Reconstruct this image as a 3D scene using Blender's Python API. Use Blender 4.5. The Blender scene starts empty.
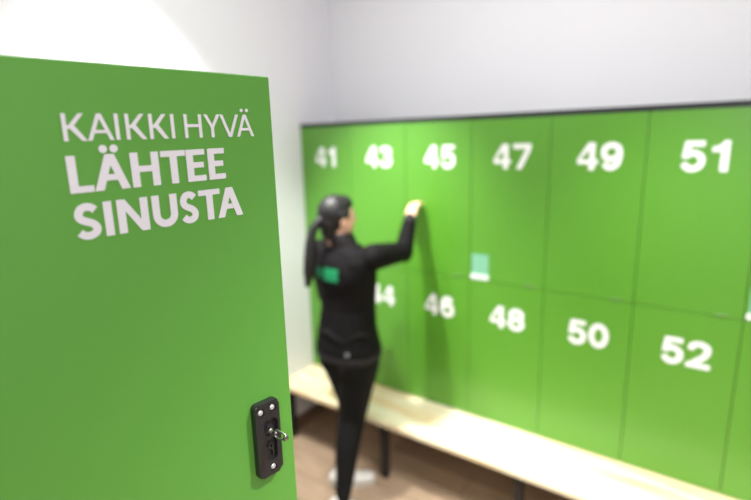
import bpy, bmesh, math, random
from mathutils import Vector, Matrix
from mathutils.bvhtree import BVHTree
random.seed(4)
PI = math.pi
scene = bpy.context.scene
C = scene.collection

# ------------------------------------------------------------------ materials
def srgb(r, g, b):
    f = lambda c: (c/255/12.92) if c/255 <= .04045 else ((c/255+.055)/1.055)**2.4
    return (f(r), f(g), f(b), 1)

def mat(name, col, rough=.5, metal=0., noise=0., nscale=20., bump=0., bscale=80., spec=.5, coat=0., sheen=0.):
    m = bpy.data.materials.new(name); m.use_nodes = True
    nt = m.node_tree; b = nt.nodes['Principled BSDF']
    b.inputs['Base Color'].default_value = col
    b.inputs['Roughness'].default_value = rough
    b.inputs['Metallic'].default_value = metal
    b.inputs['Specular IOR Level'].default_value = spec
    b.inputs['Coat Weight'].default_value = coat
    b.inputs['Sheen Weight'].default_value = sheen
    tc = nt.nodes.new('ShaderNodeTexCoord')
    if noise > 0:
        n = nt.nodes.new('ShaderNodeTexNoise'); n.inputs['Scale'].default_value = nscale
        n.inputs['Detail'].default_value = 4
        nt.links.new(tc.outputs['Object'], n.inputs['Vector'])
        mx = nt.nodes.new('ShaderNodeMix'); mx.data_type = 'RGBA'
        mx.inputs[6].default_value = tuple(c*(1-noise) for c in col[:3])+(1,)
        mx.inputs[7].default_value = tuple(min(1, c*(1+noise)) for c in col[:3])+(1,)
        nt.links.new(n.outputs['Fac'], mx.inputs[0]); nt.links.new(mx.outputs[2], b.inputs['Base Color'])
    if bump > 0:
        n2 = nt.nodes.new('ShaderNodeTexNoise'); n2.inputs['Scale'].default_value = bscale
        n2.inputs['Detail'].default_value = 3
        nt.links.new(tc.outputs['Object'], n2.inputs['Vector'])
        bp = nt.nodes.new('ShaderNodeBump'); bp.inputs['Strength'].default_value = bump
        bp.inputs['Distance'].default_value = .002
        nt.links.new(n2.outputs['Fac'], bp.inputs['Height']); nt.links.new(bp.outputs['Normal'], b.inputs['Normal'])
    return m

M = {}
M['green'] = mat('green_laminate', srgb(82, 141, 54), .36, noise=.015, nscale=3, bump=.03, bscale=500)
M['green_bank'] = mat('green_locker_laminate', srgb(86, 149, 42), .30, noise=.015, nscale=3, bump=.03, bscale=500, spec=.75)
M['carcass'] = mat('dark_carcass', srgb(26, 31, 34), .45, noise=.04)
M['inner'] = mat('grey_locker_inside', srgb(190, 192, 190), .5, noise=.02)
M['edge'] = mat('green_edge_band', srgb(58, 112, 36), .4, noise=.02)
M['white_vinyl'] = mat('white_vinyl', srgb(205, 201, 208), .45, noise=.01)
M['white_number'] = mat('white_number_vinyl', srgb(240, 240, 240), .45, noise=.01)
M['wall'] = mat('painted_wall', srgb(230, 230, 236), .6, noise=.012, nscale=2.5, bump=.08, bscale=220)
M['ceil'] = mat('painted_ceiling', srgb(225, 225, 225), .7, noise=.01)
M['skirt'] = mat('brown_skirting', srgb(120, 98, 78), .5, noise=.1)
M['lockplastic'] = mat('black_lock_plastic', srgb(30, 29, 31), .38, noise=.05, nscale=60, bump=.05, bscale=900)
M['recess'] = mat('black_lock_recess', srgb(20, 20, 22), .5, noise=.05)
M['chrome'] = mat('polished_steel', srgb(150, 150, 146), .25, metal=1., noise=.03, nscale=100)
M['steel'] = mat('rivet_metal', srgb(215, 215, 218), .38, metal=.7, noise=.03, nscale=200)
M['leg'] = mat('black_powder_coat', srgb(30, 28, 27), .5, noise=.05)
M['teal'] = mat('pale_teal_film', srgb(122, 182, 150), .45, noise=.06, nscale=60)
M['stickwhite'] = mat('white_sticker_strip', srgb(228, 238, 230), .5, noise=.02)
M['slot'] = mat('pale_green_metal', srgb(104, 150, 72), .4, noise=.03)
M['jacket'] = mat('black_softshell', srgb(16, 14, 15), .78, noise=.22, nscale=14, bump=.4, bscale=60, spec=.15)
M['collar'] = mat('charcoal_collar', srgb(37, 34, 36), .7, noise=.1, nscale=14, bump=.3, bscale=60, spec=.3)
M['legging'] = mat('black_leggings', srgb(10, 10, 9), .85, noise=.15, nscale=18, bump=.3, bscale=90, spec=.25)
M['hair'] = mat('black_hair', srgb(15, 13, 13), .5, noise=.35, nscale=55, bump=.3, bscale=160, spec=.5)
M['skin'] = mat('skin', srgb(238, 188, 162), .5, noise=.04, nscale=20)
M['shoe'] = mat('white_trainer', srgb(226, 224, 218), .55, noise=.03, nscale=30, bump=.1)
M['sole'] = mat('pale_rubber_sole', srgb(200, 196, 186), .6, noise=.03)
M['tealprint'] = mat('green_jacket_print', srgb(40, 170, 110), .5, noise=.05)
M['grey_print'] = mat('grey_reflective_print', srgb(150, 150, 150), .4, noise=.05)
M['eye'] = mat('eye_dark', srgb(40, 30, 26), .25, noise=.05)
M['eyewhite'] = mat('eye_white', srgb(225, 220, 215), .3, noise=.02)
M['lip'] = mat('lip', srgb(190, 112, 104), .45, noise=.05)

def wood_mat():
    m = bpy.data.materials.new('pale_pine'); m.use_nodes = True
    nt = m.node_tree; b = nt.nodes['Principled BSDF']
    tc = nt.nodes.new('ShaderNodeTexCoord'); mp = nt.nodes.new('ShaderNodeMapping')
    mp.inputs['Scale'].default_value = (1.1, 11, 11)
    n = nt.nodes.new('ShaderNodeTexNoise'); n.inputs['Scale'].default_value = 1.6; n.inputs['Detail'].default_value = 5
    n.inputs['Distortion'].default_value = .6
    r = nt.nodes.new('ShaderNodeValToRGB')
    r.color_ramp.elements[0].position = .33; r.color_ramp.elements[0].color = srgb(226, 192, 138)
    r.color_ramp.elements[1].position = .6; r.color_ramp.elements[1].color = srgb(246, 236, 206)
    nt.links.new(tc.outputs['Object'], mp.inputs[0]); nt.links.new(mp.outputs[0], n.inputs['Vector'])
    nt.links.new(n.outputs['Fac'], r.inputs[0]); nt.links.new(r.outputs[0], b.inputs['Base Color'])
    b.inputs['Roughness'].default_value = .42
    return m
M['pine'] = wood_mat()

def floor_mat():
    m = bpy.data.materials.new('brown_vinyl_planks'); m.use_nodes = True
    nt = m.node_tree; b = nt.nodes['Principled BSDF']
    tc = nt.nodes.new('ShaderNodeTexCoord')
    br = nt.nodes.new('ShaderNodeTexBrick'); br.inputs['Scale'].default_value = 1
    br.inputs['Brick Width'].default_value = 1.1; br.inputs['Row Height'].default_value = .17
    br.inputs['Mortar Size'].default_value = .002
    br.inputs['Color1'].default_value = srgb(182, 158, 132); br.inputs['Color2'].default_value = srgb(154, 132, 110)
    br.inputs['Mortar'].default_value = srgb(84, 66, 54)
    nt.links.new(tc.outputs['Object'], br.inputs['Vector'])
    mp = nt.nodes.new('ShaderNodeMapping'); mp.inputs['Scale'].default_value = (3, 22, 1)
    n = nt.nodes.new('ShaderNodeTexNoise'); n.inputs['Scale'].default_value = 2; n.inputs['Detail'].default_value = 5
    nt.links.new(tc.outputs['Object'], mp.inputs[0]); nt.links.new(mp.outputs[0], n.inputs['Vector'])
    mx = nt.nodes.new('ShaderNodeMix'); mx.data_type = 'RGBA'; mx.blend_type = 'OVERLAY'; mx.inputs[0].default_value = .35
    nt.links.new(br.outputs['Color'], mx.inputs[6]); nt.links.new(n.outputs['Fac'], mx.inputs[7])
    nt.links.new(mx.outputs[2], b.inputs['Base Color']); b.inputs['Roughness'].default_value = .4
    return m
M['floor'] = floor_mat()

# ------------------------------------------------------------------ helpers
def link_mesh(name, bm, m, parent=None, smooth=False):
    me = bpy.data.meshes.new(name); bm.normal_update(); bm.to_mesh(me); bm.free()
    if smooth:
        for p in me.polygons: p.use_smooth = True
    mats = m if isinstance(m, (list, tuple)) else [m]
    for k in mats: me.materials.append(k)
    o = bpy.data.objects.new(name, me); C.objects.link(o)
    if parent is not None: o.parent = parent
    return o

def thing(name, label, cat, loc=(0, 0, 0), rotz=0, group=None):
    o = bpy.data.objects.new(name, None); C.objects.link(o)
    o.location = loc; o.rotation_euler = (0, 0, rotz); o.empty_display_size = .1
    o['label'] = label; o['category'] = cat
    if group: o['group'] = group
    return o

def add_box(bm, lo, hi, bev=0, seg=2, mi=0):
    r = bmesh.ops.create_cube(bm, size=1)
    vs = r['verts']
    for v in vs:
        v.co = Vector(((lo[i]+hi[i])/2 + v.co[i]*(hi[i]-lo[i]) for i in range(3)))
    fs = set(f for v in vs for f in v.link_faces)
    for f in fs: f.material_index = mi
    if bev > 0:
        es = list(set(e for v in vs for e in v.link_edges))
        bmesh.ops.bevel(bm, geom=es, offset=bev, segments=seg, affect='EDGES', profile=.5)

def box(name, lo, hi, m, parent=None, bev=0, seg=2):
    bm = bmesh.new(); add_box(bm, lo, hi, bev, seg)
    return link_mesh(name, bm, m, parent)

def struct(name, lo, hi, m):
    o = box(name, lo, hi, m); o['kind'] = 'structure'; return o

NUDGE = [0]
def nudge(y):
    # overlapping strokes of one letter lie a few microns apart so no two faces coincide
    if -.001 < y < 0:
        NUDGE[0] = (NUDGE[0]+1) % 12; return y-NUDGE[0]*.00003
    return y
def add_prism(bm, pts, y0, y1):
    """outline pts (u, z) extruded between two y values"""
    y0 = nudge(y0)
    a = [bm.verts.new((p[0], y0, p[1])) for p in pts]
    b = [bm.verts.new((p[0], y1, p[1])) for p in pts]
    n = len(pts)
    bm.faces.new(a); bm.faces.new(b[::-1])
    for i in range(n): bm.faces.new((a[i], b[i], b[(i+1) % n], a[(i+1) % n]))

# strokes ------------------------------------------------------------
def catmull(pts, closed=False, n=8):
    P = [Vector(p) for p in pts]; out = []
    N = len(P); rng = N if closed else N-1
    for i in range(rng):
        if closed: p0, p1, p2, p3 = P[(i-1) % N], P[i], P[(i+1) % N], P[(i+2) % N]
        else: p0, p1, p2, p3 = P[max(i-1, 0)], P[i], P[i+1], P[min(i+2, N-1)]
        for k in range(n):
            t = k/n
            out.append(.5*((2*p1)+(p2-p0)*t+(2*p0-5*p1+4*p2-p3)*t*t+(-p0+3*p1-3*p2+p3)*t**3))
    if not closed: out.append(P[-1])
    return out

def stroke(bm, pts, w, y0, y1, closed=False):
    """ribbon of width w along 2D points, as a thin solid"""
    y0 = nudge(y0)
    P = [Vector(p) for p in pts]; n = len(P); L = []; Rr = []
    for i in range(n):
        if closed: a, b = P[i-1], P[(i+1) % n]
        else: a, b = P[max(i-1, 0)], P[min(i+1, n-1)]
        d = (b-a).normalized(); nn = Vector((-d.y, d.x))
        if 0 < i < n-1 or closed:
            e = (P[i]-P[i-1]).normalized(); m_ = Vector((-e.y, e.x)); k = max(.5, nn.dot(m_))
        else: k = 1
        L.append(P[i]+nn*w/2/k); Rr.append(P[i]-nn*w/2/k)
    rng = n if closed else n-1
    vs = []
    for i in range(n):
        yi = y0-i*3e-6
        vs.append([bm.verts.new((L[i].x, yi, L[i].y)), bm.verts.new((Rr[i].x, yi, Rr[i].y)),
                   bm.verts.new((Rr[i].x, y1, Rr[i].y)), bm.verts.new((L[i].x, y1, L[i].y))])
    for i in range(rng):
        a, b = vs[i], vs[(i+1) % n]
        for k in range(4): bm.faces.new((a[k], a[(k+1) % 4], b[(k+1) % 4], b[k]))
    if not closed:
        bm.faces.new(vs[0][::-1]); bm.faces.new(vs[-1])

def quad(bm, pts, y0, y1): add_prism(bm, pts, y0, y1)

def disc(bm, cx, cz, r, y0, y1, n=20):
    add_prism(bm, [(cx+r*math.cos(2*PI*i/n), cz+r*math.sin(2*PI*i/n)) for i in range(n)], y0, y1)

def letter(bm, ch, x0, x1, z, h, t, hb, y0, y1):
    """sans letter between x0 and x1, baseline z, cap height h, stem t, bar hb"""
    Q = lambda *p: quad(bm, [(a, b) for a, b in p], y0, y1)
    R_ = lambda a, b, c, d: Q((a, b), (c, b), (c, d), (a, d))
    w = x1-x0; zt = z+h
    if ch == 'I': R_(x0, z, x0+t, zt)
    elif ch == 'H':
        R_(x0, z, x0+t, zt); R_(x1-t, z, x1, zt); R_(x0, z+h*.5-hb/2+.02*h, x1, z+h*.5+hb/2+.02*h)
    elif ch == 'L': R_(x0, z, x0+t, zt); R_(x0, z, x1, z+hb)
    elif ch == 'E':
        R_(x0, z, x0+t, zt); R_(x0, z, x1, z+hb); R_(x0, zt-hb, x1, zt); R_(x0, z+h*.51-hb/2, x1-.09*w, z+h*.51+hb/2)
    elif ch == 'T':
        R_(x0, zt-hb, x1, zt); c = (x0+x1)/2; R_(c-t/2, z, c+t/2, zt)
    elif ch == 'K':
        R_(x0, z, x0+t, zt); s = t*1.22
        jx = x0+t*.8+.08*w; jz = z+h*.51
        Q((jx-.3*t, jz-.02*h), (jx+s*.85, jz-.02*h), (x1-.05*w, zt), (x1-.05*w-s, zt))
        Q((jx+.02*w-.2*t, jz+.04*h), (jx+s*1.05, jz+.10*h), (x1, z), (x1-s*1.05, z))
        R_(x0+t*.5, jz-.5*hb, jx+t*.4, jz+.5*hb)
    elif ch in ('A', 'Ä'):
        c = (x0+x1)/2; s = t*1.06
        Q((x0, z), (x0+s, z), (c+s*.45, zt), (c-s*.52, zt)); Q((x1-s, z), (x1, z), (c+s*.52, zt), (c-s*.45, zt))
        f = .27; R_(x0+s*.5+(c-x0)*f, z+h*f, x1-s*.5-(c-x0)*f, z+h*f+hb*.95)
        if ch == 'Ä':
            r = .0043 if t > .006 else .0022
            dx = w*.150
            for q in (-1, 1): disc(bm, c+q*dx, zt+(.0056 if t > .006 else .0053), r, y0, y1)
    elif ch == 'V':
        c = (x0+x1)/2; s = t*1.06
        Q((x0, zt), (x0+s, zt), (c+s*.45, z), (c-s*.52, z)); Q((x1-s, zt), (x1, zt), (c+s*.52, z), (c-s*.45, z))
    elif ch == 'Y':
        c = (x0+x1)/2; s = t*1.12; m_ = z+h*.42
        R_(c-t/2, z, c+t/2, m_+.03*h)
        Q((x0, zt), (x0+s, zt), (c+t/2, m_), (c-t/2, m_)); Q((x1-s, zt), (x1, zt), (c+t/2, m_), (c-t/2, m_))
    elif ch == 'N':
        R_(x0, z, x0+t, zt); R_(x1-t, z, x1, zt)
        Q((x0, zt), (x0+t*1.05, zt), (x1, z), (x1-t*1.05, z))
    elif ch == 'U':
        r = (w-t)/2; c = (x0+x1)/2; zb = z+r*1.05+t*.42
        pts = [(x0+t/2, zt)] + [(c-r*math.cos(a), zb-r*1.02*math.sin(a)) for a in [PI*i/16 for i in range(17)]] + [(x1-t/2, zt)]
        stroke(bm, pts, t, y0, y1)
    elif ch == 'S':
        t2 = t*.93; iw = w-t2; ih = h*1.03-t2; ox = x0+t2/2; oz = z-.015*h+t2/2
        k = [(.93, .87), (.72, .975), (.47, 1.0), (.2, .94), (.055, .76), (.14, .60), (.42, .50), (.74, .41), (.93, .25), (.84, .08), (.5, 0), (.22, .035), (.02, .14)]
        stroke(bm, catmull([(ox+a*iw, oz+b*ih) for a, b in k], n=6), t2, y0, y1)

def digit(bm, ch, x0, w, z, h, t, y0, y1):
    ix, iw, iz, ih = x0+t/2, w-t, z+t/2, h-t
    P = lambda l: [(ix+a*iw, iz+b*ih) for a, b in l]
    S = lambda l, **k: stroke(bm, catmull(P(l), n=6), t, y0, y1)
    def ring(cx, cz, rx, rz, tt=t):
        stroke(bm, [(cx+rx*math.cos(2*PI*i/28), cz+rz*math.sin(2*PI*i/28)) for i in range(28)], tt, y0, y1, True)
    cx = ix+iw/2
    if ch == '0': ring(cx, z+h/2, iw/2, ih/2)
    elif ch == '1':
        a = x0+w*.44
        quad(bm, [(a, z), (a+t*1.12, z), (a+t*1.12, z+h), (a+t*.3, z+h), (a, z+h*.9)], y0, y1)
        quad(bm, [(x0+w*.1, z+h*.64), (a+.3*t, z+h*.64), (a+t*.5, z+h*.95), (a, z+h*.9), (a-.1*w, z+h*.84), (x0+w*.1, z+h*.80)], y0, y1)
    elif ch == '2':
        S([(.02, .70), (.12, .92), (.5, 1.0), (.9, .9), (.97, .68), (.8, .44), (.42, .2), (.1, .0)])
        quad(bm, [(x0, z), (x0+w, z), (x0+w, z+t*.9), (x0, z+t*.9)], y0, y1)
    elif ch == '3':
        S([(.02, .78), (.18, .96), (.5, 1.), (.86, .93), (.92, .74), (.78, .57), (.38, .53)])
        S([(.38, .54), (.8, .49), (.98, .27), (.86, .06), (.5, 0), (.15, .05), (0, .25)])
    elif ch == '4':
        quad(bm, [(x0+w*.56, z), (x0+w*.56+t, z), (x0+w*.56+t, z+h), (x0+w*.56, z+h)], y0, y1)
        quad(bm, [(x0, z+h*.22), (x0+w, z+h*.22), (x0+w, z+h*.22+t*.8), (x0, z+h*.22+t*.8)], y0, y1)
        quad(bm, [(x0, z+h*.40), (x0+t*.1, z+h*.30), (x0+w*.56+t*.3, z+h*.82), (x0+w*.56+t*.4, z+h), (x0+w*.50, z+h)], y0, y1)
    elif ch == '5':
        quad(bm, [(x0+w*.16, z+h-t*.9), (x0+w*.93, z+h-t*.9), (x0+w*.93, z+h), (x0+w*.16, z+h)], y0, y1)
        quad(bm, [(x0+w*.06, z+h*.42), (x0+w*.06+t, z+h*.45), (x0+w*.14+t, z+h), (x0+w*.16, z+h)], y0, y1)
        S([(.08, .46), (.3, .6), (.62, .62), (.95, .45), (.95, .17), (.68, .0), (.3, .0), (0, .2)])
    elif ch in ('6', '9'):
        ls = [(.93, .8), (.75, .97), (.45, 1.), (.12, .82), (0, .45), (.1, .12), (.5, 0), (.9, .1), (1, .34), (.85, .56), (.5, .62), (.12, .5), (.02, .35)]
        if ch == '9': ls = [(1-a, 1-b) for a, b in ls]
        S(ls)
    elif ch == '7':
        quad(bm, [(x0, z+h-t*.95), (x0+w, z+h-t*.95), (x0+w, z+h), (x0, z+h)], y0, y1)
        quad(bm, [(x0+w*.18, z), (x0+w*.18+t*1.1, z), (x0+w, z+h*.78), (x0+w, z+h*.9), (x0+w-t*1.0, z+h*.8)], y0, y1)
    elif ch == '8':
        ring(cx, iz+ih*.76, iw/2*.9, ih*.24); ring(cx, iz+ih*.28, iw/2, ih*.28)

# ------------------------------------------------------------------ room
XL, YB = -2.341, 2.735
struct('floor', (XL-.1, -2.6, -.1), (3.6, YB+.1, 0), M['floor'])
struct('ceiling', (XL-.1, -2.6, 3.0), (3.6, YB+.1, 3.1), M['ceil'])
struct('wall_left', (XL-.1, -2.6, 0), (XL, YB, 3.0), M['wall'])
struct('wall_back', (XL-.1, YB, 0), (3.6, YB+.1, 3.0), M['wall'])
struct('wall_right', (3.6, -2.6, 0), (3.7, YB+.1, 3.0), M['wall'])
struct('wall_front', (XL-.1, -2.7, 0), (3.7, -2.6, 3.0), M['wall'])
struct('baseboard_left', (XL, -2.6, 0), (XL+.012, YB-.012, .085), M['skirt'])
struct('baseboard_back', (XL, YB-.012, 0), (3.6, YB, .085), M['skirt'])

# ------------------------------------------------------------------ numbered locker bank
YD = 2.4045          # front face of the doors
DT = .018           # door thickness
ZB, ZM, ZT = .400, 1.202, 2.035
CW = .4
notes = {0: 'with white numbers 41 and 42, against the left wall',
         1: 'with white numbers 43 and 44, partly behind the person',
         2: 'with white numbers 45 and 46, where the person reaches',
         3: 'with white numbers 47 and 48 and a pale teal sticker',
         4: 'with white numbers 49 and 50 on its two doors',
         5: 'with white numbers 51 and 52 on its two doors',
         6: 'at the right edge of view, with a teal sticker'}
for k in range(7):
    x0 = XL + k*CW + .0005
    t = thing('locker_cabinet', 'green two-door locker column ' + notes[k], 'locker', (x0, YD, ZB), 0, 'numbered green lockers above the bench')
    w = CW-.001
    bm = bmesh.new()     # body: sides, shelf, back, bottom
    y0, y1 = DT+.001, YB-YD-.002
    add_box(bm, (0, y0, 0), (.016, y1, ZT-ZB)); add_box(bm, (w-.016, y0, 0), (w, y1, ZT-ZB))
    add_box(bm, (.016, y1-.01, 0), (w-.016, y1, ZT-ZB))
    add_box(bm, (.016, y0, 0), (w-.016, y1-.01, .016))
    add_box(bm, (.016, y0, ZM-ZB-.008), (w-.016, y1-.01, ZM-ZB+.008))
    link_mesh('body', bm, M['edge'], t)
    box('top_panel', (0, -.002, ZT-ZB), (w, y1, ZT-ZB+.024), M['carcass'], t, .001, 1)
    for up in (1, 0):
        za = (ZM if up else ZB)-ZB+.0015+(.002 if not up else 0); zb = (ZT if up else ZM)-ZB-.0015
        d = box('door', (.0009, 0, za), (w-.0009, DT, zb), M['green_bank'], t, .0012, 2)
        num = 41+2*k+(0 if up else 1)
        if k < 6:
            bm = bmesh.new(); s = str(num); dh, dw, tt = .121, .088, .0245
            tot = dw*2+.010; xs = w*.54-tot/2; zc = (ZT if up else ZM)-ZB-.183
            for i, ch in enumerate(s): digit(bm, ch, xs+i*(dw+.010), dw, zc-dh/2, dh, tt, -.0006, 0)
            link_mesh('number', bm, M['white_number'], d)
        else:
            bm = bmesh.new(); s = str(num); dh, dw, tt = .121, .088, .0245
            tot = dw*2+.010; xs = w*.54-tot/2; zc = (ZT if up else ZM)-ZB-.183
            for i, ch in enumerate(s): digit(bm, ch, xs+i*(dw+.010), dw, zc-dh/2, dh, tt, -.0006, 0)
            link_mesh('number', bm, M['white_number'], d)
        if up:
            o = box('finger_pull', (w-.098, -.004, za+.001), (w-.048, 0, za+.013), M['slot'], t, .001, 1)
            o['label'] = 'small pale strip at the foot of the door'
            if k in (3, 6):
                st = box('sticker', (.012, -.0012, za+.030), (.106, 0, za+.142), M['teal'], t)
                st['label'] = 'pale teal notice'
                st2 = box('sticker_strip', (.006, -.003, za+.004), (.108, 0, za+.031), M['stickwhite'], t, .0008, 1)
                st2['label'] = 'white strip under the teal notice'

# ------------------------------------------------------------------ bench under the lockers
BX0, BX1 = XL+.002, .62
BYF = 2.060
b = thing('bench', 'long pale pine bench under the green lockers on black steel legs', 'bench', (BX0, BYF, 0))
L_ = BX1-BX0
edges = [0, .225, .450, YB-.002-BYF]
for i in range(3):
    box('seat_board', (0, edges[i]+(.002 if i else 0), .370), (L_, edges[i+1], .4), M['pine'], b, .003, 2)
for lx in (-2.29, -1.53, -.73, .07):
    x = lx-BX0
    bm = bmesh.new()
    add_box(bm, (x-.02, .045, 0), (x+.02, .085, .330), .002, 1)
    add_box(bm, (x-.02, .62, 0), (x+.02, .66, .330), .002, 1)
    add_box(bm, (x-.02, .045, .330), (x+.02, .66, .370), .002, 1)
    link_mesh('leg_frame', bm, M['leg'], b)
box('rail', (.04, .05, .335), (L_-.04, .075, .3695), M['leg'], b, .001, 1)

# ------------------------------------------------------------------ open locker close to the camera
CX, CY, TZ = -.538, .498, 2.0381
th = math.atan2(.991600, .129339)     # direction of the door from hinge to free edge
LH, LW = .836, .4
ux, uy = math.cos(th), math.sin(th)
# root sits at the free top corner projected down to the door's foot; local +X = towards the free edge, local -Y = outer face
near = thing('locker', 'open green locker in the foreground with white slogan and black lock', 'locker', (CX, CY, TZ-LH), th)
bm = bmesh.new()
add_box(bm, (-LW, 0, 0), (0, .018, LH), .0022, 3)
door = link_mesh('door', bm, M['green'], near)
bm = bmesh.new()
Lt, Lh = .0041, .0036
z1 = 1.9580-(TZ-LH); h1 = .0281
def slant(bm, k):
    for v in bm.verts: v.co.z += (v.co.x+.155)*k
row1 = [('K', -0.2596, -0.2371), ('A', -0.2368, -0.2101), ('I', -0.2080, -0.2039), ('K', -0.1968, -0.1744), ('K', -0.1707, -0.1488), ('I', -0.1448, -0.1407),
        ('H', -0.1282, -0.1056), ('Y', -0.1024, -0.0802), ('V', -0.0804, -0.0533), ('Ä', -0.0568, -0.0309)]
for ch, a, b_ in row1: letter(bm, ch, a, b_, z1, h1, Lt if a < -.13 else Lt*.97, Lh, -.0005, 0)
slant(bm, .0094)
link_mesh('lettering', bm, M['white_vinyl'], door)['label'] = 'top line of the slogan in thin white capitals'
bm = bmesh.new()
z2 = 1.9048-(TZ-LH); h2 = .0390
row2 = [('L', -0.2612, -0.2376), ('Ä', -0.2369, -0.1994), ('H', -0.1966, -0.1644), ('T', -0.1618, -0.1312), ('E', -0.1303, -0.1059), ('E', -0.1019, -0.0786)]
for ch, a, b_ in row2: letter(bm, ch, a, b_, z2, h2, .0088, .0069, -.0005, 0)
slant(bm, .0176)
link_mesh('lettering', bm, M['white_vinyl'], door)['label'] = 'middle line of the slogan in bold white capitals'
bm = bmesh.new()
z3 = 1.8544-(TZ-LH); h3 = .0384
row3 = [('S', -0.2623, -0.2350), ('I', -0.2318, -0.2228), ('N', -0.2177, -0.1832), ('U', -0.1784, -0.1479), ('S', -0.1448, -0.1203), ('T', -0.1195, -0.0899), ('A', -0.0944, -0.0577)]
for ch, a, b_ in row3: letter(bm, ch, a, b_, z3, h3, .0088, .0069, -.0005, 0)
slant(bm, .0170)
link_mesh('lettering', bm, M['white_vinyl'], door)['label'] = 'bottom line of the slogan in bold white capitals'

# locker body the door belongs to (open mouth towards +x of the door's inner side)
RZ = -th
bm = bmesh.new()
def bodybox(lo, hi): add_box(bm, lo, hi)
# local frame: behind the hinge. door-local x<-LW is further back; the mouth spans local y .018..+.418
bx1 = -LW-.004; bx0 = bx1-.5; by0 = 0; by1 = .4
bodybox((bx0, by0, 0), (bx1, by0+.016, LH)); bodybox((bx0, by1-.016, 0), (bx1, by1, LH))
bodybox((bx0, by0+.016, 0), (bx1, by1-.016, .016)); bodybox((bx0, by0+.016, LH-.016), (bx1, by1-.016, LH))
bodybox((bx0, by0+.016, .016), (bx0+.01, by1-.016, LH-.016))
link_mesh('body', bm, M['inner'], near)
for hz in (.1, .4, .7):
    bm = bmesh.new()
    bmesh.ops.create_cone(bm, cap_ends=True, segments=16, radius1=.006, radius2=.006, depth=.06,
                          matrix=Matrix.Translation((-LW-.002, .024, hz)))
    link_mesh('hinge', bm, M['steel'], near, False)
# lower cabinet that the open locker stands on
lowc = thing('base_cabinet', 'closed green locker standing beneath the open foreground locker', 'locker', (CX, CY, 0), th)
box('body', (bx0, by0, .0), (bx1-.02, by1, TZ-LH-.001), M['inner'], lowc)
box('door', (bx1-.0195, by0+.002, .05), (bx1, by1-.002, TZ-LH-.004), M['green'], lowc, .001, 1)

# lock on the foreground door ------------------------------------------------
def eval_mods(o):
    dg = bpy.context.evaluated_depsgraph_get(); dg.update()
    me = bpy.data.meshes.new_from_object(o.evaluated_get(dg))
    old = o.data; o.modifiers.clear(); o.data = me
    return o

lu0, lu1, lz0, lz1 = -.0725, -.0310, 1.456-(TZ-LH), 1.577-(TZ-LH)
lc, lzc = (lu0+lu1)/2, (lz0+lz1)/2
def rrect(cx, cz, hw, hh, r, n=6):
    out = []
    for (sx, sz, a0) in ((1, 1, 0), (-1, 1, PI/2), (-1, -1, PI), (1, -1, 1.5*PI)):
        for i in range(n+1):
            a = a0+PI/2*i/n; out.append((cx+sx*(hw-r)+r*math.cos(a), cz+sz*(hh-r)+r*math.sin(a)))
    return out
bm = bmesh.new()
add_prism(bm, rrect(lc, lzc, .0185, .053, .006), -.0105, 0)
fr = [e for e in bm.edges if all(abs(v.co.y+.0105) < 1e-5 for v in e.verts)]
bmesh.ops.bevel(bm, geom=fr, offset=.0022, segments=3, affect='EDGES')
bmesh.ops.recalc_face_normals(bm, faces=bm.faces)
plate = link_mesh('lock', bm, [M['lockplastic']], near)
bm = bmesh.new()
cuts = [rrect(lc+.004, lzc+.0165, .0105, .0125, .0100), rrect(lc+.003, lzc-.0155, .0085, .0165, .0075)]
for c_ in cuts: add_prism(bm, c_, -.02, -.0050)
for (cx, cz) in ((lc-.0095, lzc+.0415), (lc+.0085, lzc+.0425), (lc+.0035, lzc-.0425)): disc(bm, cx, cz, .0052, -.02, -.0075, 20)
bmesh.ops.recalc_face_normals(bm, faces=bm.faces)
cut = link_mesh('cutter', bm, [M['recess']])
cut.matrix_world = near.matrix_world
cut.parent = near
md = plate.modifiers.new('b', 'BOOLEAN'); md.operation = 'DIFFERENCE'; md.object = cut; md.solver = 'EXACT'
eval_mods(plate)
cm = cut.data; bpy.data.objects.remove(cut); bpy.data.meshes.remove(cm)
plate['label'] = 'black plastic lock housing with rivets and a key'
for (cx, cz) in ((lc-.0095, lzc+.0415), (lc+.0085, lzc+.0425), (lc+.0035, lzc-.0425)):
    bm = bmesh.new()
    bmesh.ops.create_uvsphere(bm, u_segments=18, v_segments=10, radius=.0040)
    for v in bm.verts: v.co = Vector((v.co.x+cx, v.co.y*.55-.0085, v.co.z+cz))
    link_mesh('rivet', bm, M['steel'], plate, True)
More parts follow.
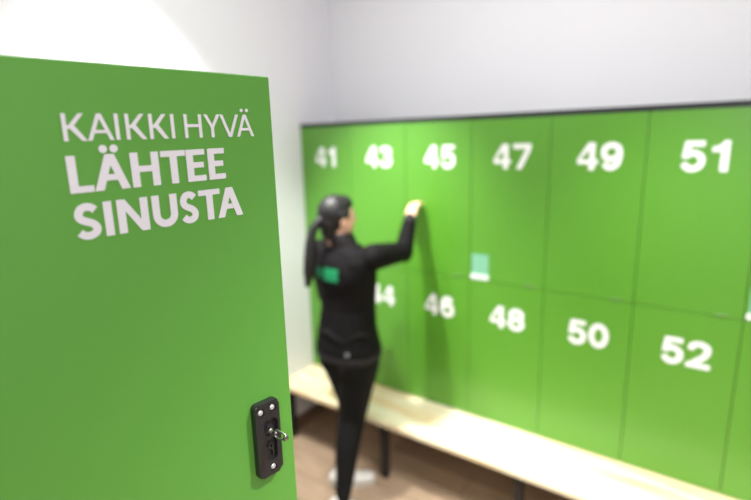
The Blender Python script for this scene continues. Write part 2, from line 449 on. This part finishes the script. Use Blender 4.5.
# cylinder of the lock and key
bm = bmesh.new()
kx, kz = lc+.0005, lzc+.0145
bmesh.ops.create_cone(bm, cap_ends=True, segments=24, radius1=.0072, radius2=.0066, depth=.007,
                      matrix=Matrix.Translation((kx, -.0085, kz)) @ Matrix.Rotation(PI/2, 4, 'X'))
link_mesh('lock_cylinder', bm, M['lockplastic'], plate)
bm = bmesh.new()
bmesh.ops.create_uvsphere(bm, u_segments=16, v_segments=10, radius=.0034, matrix=Matrix.Translation((kx-.001, -.0145, kz+.001)))
def ring_tube(bm, pts, r, closed, seg=8):
    P = [Vector(p) for p in pts]; n = len(P); rings = []
    for i in range(n):
        a = P[i-1] if (i or closed) else P[0]; c = P[(i+1) % n] if (i < n-1 or closed) else P[-1]
        d = (c-a).normalized(); u = d.cross(Vector((0, 0, 1)));
        if u.length < .05: u = d.cross(Vector((1, 0, 0)))
        u.normalize(); v = d.cross(u)
        rr = r[i] if isinstance(r, (list, tuple)) else r
        rings.append([bm.verts.new(P[i]+(u*math.cos(2*PI*k/seg)+v*math.sin(2*PI*k/seg))*rr) for k in range(seg)])
    for i in range(n if closed else n-1):
        a, c = rings[i], rings[(i+1) % n]
        for k in range(seg): bm.faces.new((a[k], a[(k+1) % seg], c[(k+1) % seg], c[k]))
    if not closed: bm.faces.new(rings[0][::-1]); bm.faces.new(rings[-1])
# key blade standing straight out of the door, then the bow
ring_tube(bm, [(kx, -.0115, kz), (kx+.001, -.020, kz-.0005), (kx+.002, -.0245, kz-.001)], .0014, False)
bow = [(kx+.001, -.0225, kz+.0035), (kx+.0035, -.032, kz+.0030), (kx+.0055, -.0385, kz+.0005), (kx+.0055, -.0385, kz-.0045), (kx+.0035, -.032, kz-.0070), (kx+.001, -.0225, kz-.0060)]
ring_tube(bm, catmull(bow, True, 5), .0013, True)
add_box(bm, (kx+.0020, -.0415, kz-.0060), (kx+.0080, -.0380, kz+.0010), .0004, 1)
link_mesh('key', bm, M['chrome'], plate, True)['label'] = 'small steel key with a wire bow'
bm = bmesh.new()
stroke(bm, catmull([(lc+.0055, lzc-.0275), (lc+.0065, lzc-.0205), (lc+.0035, lzc-.016), (lc, lzc-.0125), (lc+.0035, lzc-.0085), (lc+.0065, lzc-.0125), (lc+.0045, lzc-.017)], n=5), .0022, -.0078, -.0048)
link_mesh('keyhole_slot', bm, M['lockplastic'], plate)

LS = 1.135
plate.location = (lc*(1-LS), 0, lzc*(1-LS)); plate.scale = (LS, LS, LS)

# ------------------------------------------------------------------ the person
FX, FY = -1.624, 1.843
def frame(az, ox=FX, oy=FY):
    a = math.radians(az); rr = Vector((math.cos(a), -math.sin(a), 0)); ff = Vector((math.sin(a), math.cos(a), 0))
    return lambda x, y, z: Vector((ox, oy, 0))+rr*x+ff*y+Vector((0, 0, z))
def orient(az):
    a = math.radians(az); m = Matrix(((math.cos(a), math.sin(a), 0), (-math.sin(a), math.cos(a), 0), (0, 0, 1)))
    return m
def ell(bm, c, r, az=0, tilt=0, seg=20):
    m = Matrix.Translation(c) @ orient(az).to_4x4() @ Matrix.Rotation(math.radians(tilt), 4, 'X') @ Matrix.Diagonal((*r, 1))
    bmesh.ops.create_uvsphere(bm, u_segments=seg, v_segments=seg//2+2, radius=1, matrix=m)
def cap(bm, pts, seg=16):
    """chain of (point, radius): tapered tube with rounded ends"""
    for (p, r), (q, s) in zip(pts[:-1], pts[1:]):
        p, q = Vector(p), Vector(q); d = (q-p).normalized()
        u = d.cross(Vector((.3, .5, .81))).normalized(); v = d.cross(u)
        A = [bm.verts.new(p+(u*math.cos(2*PI*k/seg)+v*math.sin(2*PI*k/seg))*r) for k in range(seg)]
        B = [bm.verts.new(q+(u*math.cos(2*PI*k/seg)+v*math.sin(2*PI*k/seg))*s) for k in range(seg)]
        for k in range(seg): bm.faces.new((A[k], A[(k+1) % seg], B[(k+1) % seg], B[k]))
        bm.faces.new(A[::-1]); bm.faces.new(B)
    for p, r in pts: bmesh.ops.create_uvsphere(bm, u_segments=seg, v_segments=10, radius=r, matrix=Matrix.Translation(p))
def loft(bm, secs, az, seg=28, F=None):
    """sections (x, y, z, rx, ry) in the body frame"""
    F = F or frame(az); rings = []
    for (x, y, z, rx, ry) in secs:
        ring = []
        for k in range(seg):
            a = 2*PI*k/seg; c, s = math.cos(a), math.sin(a)
            e = .85
            ring.append(bm.verts.new(F(x+rx*math.copysign(abs(c)**e, c), y+ry*math.copysign(abs(s)**e, s), z)))
        rings.append(ring)
    for a, c in zip(rings[:-1], rings[1:]):
        for k in range(seg): bm.faces.new((a[k], a[(k+1) % seg], c[(k+1) % seg], c[k]))
    bm.faces.new(rings[0][::-1]); bm.faces.new(rings[-1])
def remesh(o, vox, sm=4, fac=.6):
    md = o.modifiers.new('r', 'REMESH'); md.mode = 'VOXEL'; md.voxel_size = vox; md.use_smooth_shade = True
    if sm:
        s = o.modifiers.new('s', 'SMOOTH'); s.iterations = sm; s.factor = fac
    return eval_mods(o)
def body_part(name, bm, m, parent, vox=.006, sm=4):
    bmesh.ops.recalc_face_normals(bm, faces=bm.faces)
    o = link_mesh(name, bm, [m], parent, True)
    mats = list(o.data.materials)
    remesh(o, vox, sm)
    if not o.data.materials: o.data.materials.append(mats[0])
    for p in o.data.polygons: p.use_smooth = True
    return o

AZ = 2
T = frame(AZ)
HC = Vector((-1.648, 1.824, 1.543)); AH = 20
Hd = frame(AH, HC.x, HC.y)
# arm joints
sh_r = T(.158, .035, 1.350); sh_l = T(-.165, .0, 1.345)
el_r = Vector((-1.432, 2.086, 1.342)); wr_r = Vector((-1.456, 2.182, 1.490))
el_l = T(-.200, .06, 1.09); wr_l = T(-.10, .19, 1.20)
hip_r = T(.082, 0, .86); hip_l = T(-.082, .0, .86)
kn_r = Vector((-1.588, 1.805, .47)); kn_l = Vector((-1.668, 1.912, .47))
an_r = Vector((-1.538, 1.648, .080)); an_l = Vector((-1.698, 1.832, .085))
azr, azl = 66, 44

bm = bmesh.new()
# head, face, ears, neck
ell(bm, HC+Vector((0, 0, .012)), (.070, .088, .092), AH)
ell(bm, Hd(0, .022, HC.z-.045), (.056, .066, .066), AH)
ell(bm, Hd(0, .058, HC.z-.088), (.026, .026, .022), AH)
cap(bm, [(Hd(0, .086, HC.z+.005), .008), (Hd(0, .100, HC.z-.026), .011)])
ell(bm, Hd(0, .078, HC.z-.056), (.024, .014, .009), AH)
for s in (-1, 1):
    ell(bm, Hd(s*.070, -.002, HC.z-.018), (.009, .018, .030), AH)
    ell(bm, Hd(s*.030, .074, HC.z+.016), (.018, .012, .006), AH)
    ell(bm, Hd(s*.034, .050, HC.z-.032), (.023, .022, .024), AH)
cap(bm, [(T(0, .0, 1.36), .056), (Hd(0, -.012, 1.44), .050), (Hd(0, -.006, 1.50), .050)])
# trunk
loft(bm, [(0, .0, .80, .135, .100), (0, 0, .88, .150, .108), (0, .005, .98, .120, .088), (0, .01, 1.08, .112, .085), (0, .015, 1.2, .130, .095),
          (0, .01, 1.3, .142, .090), (0, 0, 1.37, .110, .065), (0, 0, 1.40, .06, .05)], AZ)
# arms
cap(bm, [(sh_r, .048), (el_r, .036), (wr_r, .024)]); cap(bm, [(sh_l, .048), (el_l, .036), (wr_l, .024)])
# legs and feet
cap(bm, [(hip_r, .080), (kn_r, .050), (an_r.lerp(kn_r, .6), .046), (an_r, .032)])
cap(bm, [(hip_l, .080), (kn_l, .050), (an_l.lerp(kn_l, .6), .046), (an_l, .032)])
for an, az in ((an_r, azr), (an_l, azl)):
    Ff = frame(az, an.x, an.y)
    cap(bm, [(an, .030), (Ff(0, -.03, .045), .028), (Ff(0, .07, .04), .030), (Ff(0, .13, .034), .024)])
# hands: palm, four fingers, thumb
def hand(bm, wr, d, up, side, curl, grip=1.):
    """d = direction of the hand, up = back-of-hand normal, side = towards the thumb"""
    d = Vector(d).normalized(); up = (Vector(up)-Vector(up).dot(d)*d).normalized(); side_v = d.cross(up)*side
    P = lambda a, b, c: wr+d*a+side_v*b+up*c
    for b_ in (-.022, -.008, .008, .022): cap(bm, [(P(0, b_*.6, 0), .014), (P(.045, b_, 0), .0125), (P(.074, b_*1.12, .001), .011)], 10)
    lens = (.024, .029, .031, .027)
    for i, b_ in enumerate((-.027, -.0095, .0085, .0265)):
        p = P(.075, b_, .001); pts = [(p, .0092)]; a = 0
        for j, f in enumerate((1.25, .85, .7)):
            a += curl*(.75 if j == 0 else 1.1)+.03*i
            q = pts[-1][0]+(d*math.cos(a)-up*math.sin(a))*lens[i]*f
            pts.append((q, .0086-.0008*j))
        cap(bm, pts, 10)
    p0 = P(.018, .022, -.004)
    cap(bm, [(p0, .0135), (P(.045, .046, -.016), .0105), (P(.068, .050, -.034*grip), .0092), (P(.084, .040, -.046*grip), .0082)], 10)
hand(bm, wr_r, (-.12, .55, .80), (-.1, -.8, .5), -1, .5)
hand(bm, wr_l, (.2, .12, .95), (-.3, .9, 0), 1, .5)
person = body_part('person', bm, M['skin'], None, .0045, 3)
person['label'] = 'person in black jacket and leggings with ponytail, reaching up to locker 45'
person['category'] = 'person'

# face details
for s in (-1, 1):
    bm = bmesh.new(); ell(bm, Hd(s*.029, .080, HC.z-.002), (.013, .006, .0055), AH, 0, 14)
    ey = link_mesh('eye', bm, M['eyewhite'], person, True)
    bm = bmesh.new(); ell(bm, Hd(s*.028, .0838, HC.z-.002), (.0052, .0030, .0050), AH, 0, 12)
    link_mesh('iris', bm, M['eye'], ey, True)
    bm = bmesh.new(); cap(bm, [(Hd(s*.014, .0865, HC.z+.022), .0028), (Hd(s*.030, .085, HC.z+.027), .003), (Hd(s*.045, .075, HC.z+.021), .002)], 8)
    link_mesh('eyebrow', bm, M['hair'], person, True)
bm = bmesh.new(); cap(bm, [(Hd(-.017, .0865, HC.z-.056), .0035), (Hd(0, .0915, HC.z-.055), .005), (Hd(.017, .0865, HC.z-.056), .0035)], 10)
link_mesh('mouth', bm, M['lip'], person, True)

# jacket
bm = bmesh.new()
loft(bm, [(0, .0, .82, .165, .128), (0, 0, .835, .178, .142), (0, .0, .87, .180, .144), (0, .0, .91, .170, .136), (0, .0, .98, .156, .126), (0, .01, 1.08, .146, .118), (0, .012, 1.18, .155, .122),
          (0, .01, 1.27, .166, .122), (0, .004, 1.33, .163, .108), (0, 0, 1.375, .130, .086), (0, 0, 1.405, .085, .066)], AZ)
ell(bm, T(0, -.065, 1.25), (.13, .062, .13), AZ)
cap(bm, [(sh_r, .068), (sh_r.lerp(el_r, .5), .060), (el_r, .050), (el_r.lerp(wr_r, .5), .043), (wr_r, .034)])
cap(bm, [(sh_l, .070), (el_l, .054), (wr_l, .038)])
ell(bm, el_r+Vector((.004, -.004, -.012)), (.046, .046, .046))
# folds around waist and along the raised arm
for z_, ph, rr_ in ((.835, 0, .017), (.885, 1.0, .015), (.935, .4, .014)):
    pts = []
    for i in range(17):
        a = PI*(1.0+.9*i/16)+ph*.2
        pts.append((T(math.cos(a)*.166, math.sin(a)*.130, .015+z_+.018*math.sin(i*.9+ph*3)), rr_*(.6+.4*math.sin(PI*i/16))))
    cap(bm, pts, 8)
for f in (.3, .62, .88):
    c = sh_r.lerp(el_r, f); dd = (el_r-sh_r).normalized(); u = dd.cross(Vector((0, 0, 1))).normalized(); v = dd.cross(u)
    r0 = .058-.010*f
    cap(bm, [(c+(u*math.cos(a)+v*math.sin(a))*r0+dd*.018*math.sin(a*1.5+f*9), .0085) for a in [2*PI*i/12 for i in range(13)]], 8)
jk = body_part('jacket', bm, M['jacket'], person, .006, 5)
jk['label'] = 'black zip jacket with green print on the back'
# collar, hem and cuff
bm = bmesh.new()
loft(bm, [(0, .0, 1.375, .080, .070), (0, -.004, 1.40, .074, .068), (-.012, -.018, 1.452, .069, .068), (-.014, -.020, 1.466, .063, .062)], AZ, F=frame(AZ, FX-.003, FY))
body_part('collar', bm, M['collar'], jk, .005, 3)
bm = bmesh.new(); loft(bm, [(0, 0, .808, .170, .134), (0, 0, .814, .178, .142), (0, 0, .846, .183, .146), (0, 0, .851, .170, .134)], AZ)
body_part('hem', bm, M['collar'], jk, .005, 2)
dv = (wr_r-el_r).normalized()
bm = bmesh.new(); cap(bm, [(wr_r-dv*.012, .0355), (wr_r+dv*.006, .034)])
body_part('cuff', bm, M['collar'], jk, .004, 2)

# leggings
bm = bmesh.new()
loft(bm, [(.012, 0, .70, .142, .112), (.010, -.002, .80, .148, .122), (0, 0, .90, .150, .118), (0, 0, .93, .135, .10)], AZ)
ell(bm, T(.078, -.048, .80), (.080, .088, .090), AZ); ell(bm, T(-.058, -.048, .80), (.080, .086, .090), AZ)
for hp, kn, an in ((hip_r, kn_r, an_r), (hip_l, kn_l, an_l)):
    mid = hp.lerp(kn, .45)
    cap(bm, [(hp+Vector((0, 0, -.06)), .102), (mid, .096), (kn, .072), (kn.lerp(an, .35)-T(0, .012, 0)+T(0, 0, 0), .064), (kn.lerp(an, .75), .047), (an+Vector((0, 0, .012)), .038)], 20)
lg = body_part('leggings', bm, M['legging'], person, .006, 5)
lg['label'] = 'tight black leggings'

# shoes
for an, az in ((an_r, azr), (an_l, azl)):
    Ff = frame(az, an.x, an.y); bm = bmesh.new()
    ell(bm, Ff(0, -.035, .052), (.036, .045, .044), az); ell(bm, Ff(0, .03, .052), (.038, .085, .040), az)
    ell(bm, Ff(.004, .11, .040), (.042, .075, .030), az)
    cap(bm, [(Ff(0, -.015, .078), .034), (Ff(0, -.015, .092), .036)])
    # flat underside
    for v in bm.verts: v.co.z = max(v.co.z, .018)
    s = body_part('shoe', bm, M['shoe'], person, .005, 3); s['label'] = 'white trainer'
    bm = bmesh.new(); pts = []
    for i in range(36):
        a = 2*PI*i/36; y = .055+.130*math.sin(a); w_ = .036+.009*max(0, math.sin(a))
        pts.append(Ff(w_*math.copysign(abs(math.cos(a))**.7, math.cos(a)), y, 0))
    A = [bm.verts.new((p.x, p.y, .001)) for p in pts]; B = [bm.verts.new((p.x, p.y, .024)) for p in pts]
    bm.faces.new(A[::-1]); bm.faces.new(B)
    for k in range(36): bm.faces.new((A[k], A[(k+1) % 36], B[(k+1) % 36], B[k]))
    bmesh.ops.recalc_face_normals(bm, faces=bm.faces)
    link_mesh('sole', bm, M['sole'], s)

# hair: cap and ponytail, with a band
bm = bmesh.new()
ell(bm, Hd(0, -.014, HC.z+.022), (.078, .089, .092), AH)
ell(bm, Hd(0, -.040, HC.z-.018), (.066, .062, .070), AH)
ell(bm, Hd(0, -.050, HC.z-.060), (.050, .042, .054), AH)
ell(bm, Hd(0, .030, HC.z+.062), (.060, .052, .046), AH)
for s in (-1, 1): cap(bm, [(Hd(s*.066, .022, HC.z+.025), .014), (Hd(s*.069, -.01, HC.z+.018), .018)], 12)
hr = body_part('hair', bm, M['hair'], person, .0045, 4); hr['label'] = 'smooth black hair tied back'
# ponytail points in world space
pt = [Vector(p) for p in ((-1.676, 1.738, 1.542), (-1.690, 1.714, 1.515), (-1.701, 1.694, 1.470), (-1.704, 1.683, 1.415), (-1.706, 1.680, 1.35), (-1.714, 1.674, 1.28), (-1.722, 1.668, 1.215))]
rad = [.018, .021, .023, .027, .033, .029, .010]
bm = bmesh.new(); sm_ = catmull(pt, n=5)
cap(bm, [(p, rad[min(int(i/5), 6)]*(1-(i/5) % 1)+rad[min(int(i/5)+1, 6)]*((i/5) % 1)) for i, p in enumerate(sm_)], 12)
for k in range(5):
    a = k*1.3
    off = Vector((math.cos(a), math.sin(a), 0))*.012
    cap(bm, [(p+off*min(1, i/8), .010 if i < len(sm_)-4 else .005) for i, p in enumerate(sm_)][3:], 8)
body_part('ponytail', bm, M['hair'], hr, .004, 3)
bm = bmesh.new(); cap(bm, [(pt[0].lerp(pt[1], .25), .0215), (pt[0].lerp(pt[1], .5), .0215)], 16)
link_mesh('hair_tie', bm, M['recess'], hr, True)

# prints on the jacket, laid on its surface
bvh = BVHTree.FromPolygons([v.co.copy() for v in jk.data.vertices], [tuple(p.vertices) for p in jk.data.polygons])
cam_dir = T(0, 1, 0)-T(0, 0, 0)          # projected along the wearer's facing direction
def print_on(name, quads, m, origin, n=6, dirv=cam_dir, right=None):
    bm = bmesh.new(); right = right or (T(1, 0, 0)-T(0, 0, 0))
    for (x0, z0, x1, z1) in quads:
        g = []
        for i in range(n+1):
            row = []
            for j in range(n+1):
                p = origin+right*(x0+(x1-x0)*i/n)+Vector((0, 0, z0+(z1-z0)*j/n))
                h = bvh.ray_cast(p-dirv*.5, dirv)
                row.append(bm.verts.new((h[0] if h[0] else p)-dirv*.003))
            g.append(row)
        for i in range(n):
            for j in range(n): bm.faces.new((g[i][j], g[i+1][j], g[i+1][j+1], g[i][j+1]))
    r = bmesh.ops.solidify(bm, geom=bm.faces[:], thickness=.0012)
    return link_mesh(name, bm, m, jk)
print_on('back_print', [(-.100, 1.250, -.086, 1.297), (-.078, 1.250, -.064, 1.297), (-.056, 1.250, -.042, 1.297), (-.028, 1.242, .060, 1.306)], M['tealprint'], T(0, 0, 0))['label'] = 'green print across the back'
print_on('hem_badge', [(.095, .868, .115, .890)], M['grey_print'], T(0, 0, 0), 3)['label'] = 'small pale dot by the hem'

k_, a_ = 1.02, math.radians(-1.5)
person.rotation_euler = (0, 0, a_); person.scale = (k_, k_, k_)
person.location = Vector((-1.633, 1.921, 0))-Matrix.Rotation(a_, 3, 'Z') @ Vector((-1.64, 1.83, 0))*k_

# ------------------------------------------------------------------ lights
def area(name, loc, size, power, col=(1, 1, 1), rot=(0, 0, 0), sizey=None):
    l = bpy.data.lights.new(name, 'AREA'); l.energy = power; l.color = col
    l.shape = 'RECTANGLE'; l.size = size; l.size_y = sizey or size
    o = bpy.data.objects.new(name, l); C.objects.link(o); o.location = loc; o.rotation_euler = rot; return o
def spot(name, loc, tgt, power, ang, blend, size=.05, col=(1, 1, 1)):
    l = bpy.data.lights.new(name, 'SPOT'); l.energy = power; l.spot_size = math.radians(ang); l.spot_blend = blend
    l.shadow_soft_size = size; l.color = col
    o = bpy.data.objects.new(name, l); C.objects.link(o); o.location = loc
    o.rotation_euler = (Vector(tgt)-Vector(loc)).to_track_quat('-Z', 'Y').to_euler(); return o
def point_fill(name, loc, power, rad=.12, col=(1, 1, 1)):  # bare point light for added fill, no lamp fixture behind it
    l = bpy.data.lights.new(name, 'POINT'); l.energy = power; l.color = col; l.shadow_soft_size = rad
    o = bpy.data.objects.new(name, l); C.objects.link(o); o.location = loc; return o
area('ceiling_panel_light', (1.2, -.6, 2.97), 1.4, 42, (1, 1, 1))
point_fill('fill_light', (-.2, 1.15, 2.8), 20, .15, (1, 1, 1))  # added unseen fill, lifts the upper back wall
point_fill('fill_light', (-1.05, 1.3, 2.8), 22, .15, (1, 1, 1))  # added unseen fill for the left wall and back wall near the corner
spot('down_spot', (.40, .95, 2.95), (.15, .95, 0), 420, 86, 1, .05, (1, .99, .97))  # added spot, brightens the foreground door towards its lower right
point_fill('fill_light', (.45, -.6, 2.2), 18, .2, (1, 1, 1))  # added low fill behind the camera for the walls and foreground door
spot('down_spot', (-2.02, 1.24, 2.95), (-2.10, 1.24, 0), 100, 92, .5, .05, (1, .98, .95))  # ceiling downlight that throws the scallop on the left wall
spot('ceiling_spotlight', (-1.62, 1.50, 2.95), (-1.58, 2.20, 1.2), 270, 62, 1, .04, (1, .99, .97))
spot('ceiling_spotlight', (-.05, 1.45, 2.95), (-.25, 2.15, .8), 150, 62, 1, .04, (1, .99, .97))

w = bpy.data.worlds.new('World'); scene.world = w; w.use_nodes = True
w.node_tree.nodes['Background'].inputs[0].default_value = (.9, .93, 1, 1)
w.node_tree.nodes['Background'].inputs[1].default_value = .3

# ------------------------------------------------------------------ camera
cd = bpy.data.cameras.new('camera'); cam = bpy.data.objects.new('camera', cd); C.objects.link(cam)
fpx = 502.271; cd.sensor_width = 36; cd.lens = fpx/751*36; cd.clip_start = .02
yaw, pitch, roll = -.6334767313421875, .21649577833897343, -.02676290004553217
f = Vector((math.sin(yaw)*math.cos(pitch), math.cos(yaw)*math.cos(pitch), -math.sin(pitch)))
r = Vector((math.cos(yaw), -math.sin(yaw), 0)); u = r.cross(f)
r2 = r*math.cos(roll)+u*math.sin(roll); u2 = -r*math.sin(roll)+u*math.cos(roll)
mw = Matrix((r2, u2, -f)).transposed().to_4x4(); mw.translation = (0, 0, 1.95054)
cam.matrix_world = mw
cd.dof.use_dof = True; cd.dof.focus_distance = .70; cd.dof.aperture_fstop = 1.75; cd.dof.aperture_blades = 7
scene.camera = cam
scene.view_settings.view_transform = 'Standard'; scene.view_settings.look = 'None'
scene.view_settings.exposure = 0.12; scene.view_settings.gamma = 1
scene.view_settings.use_curve_mapping = False
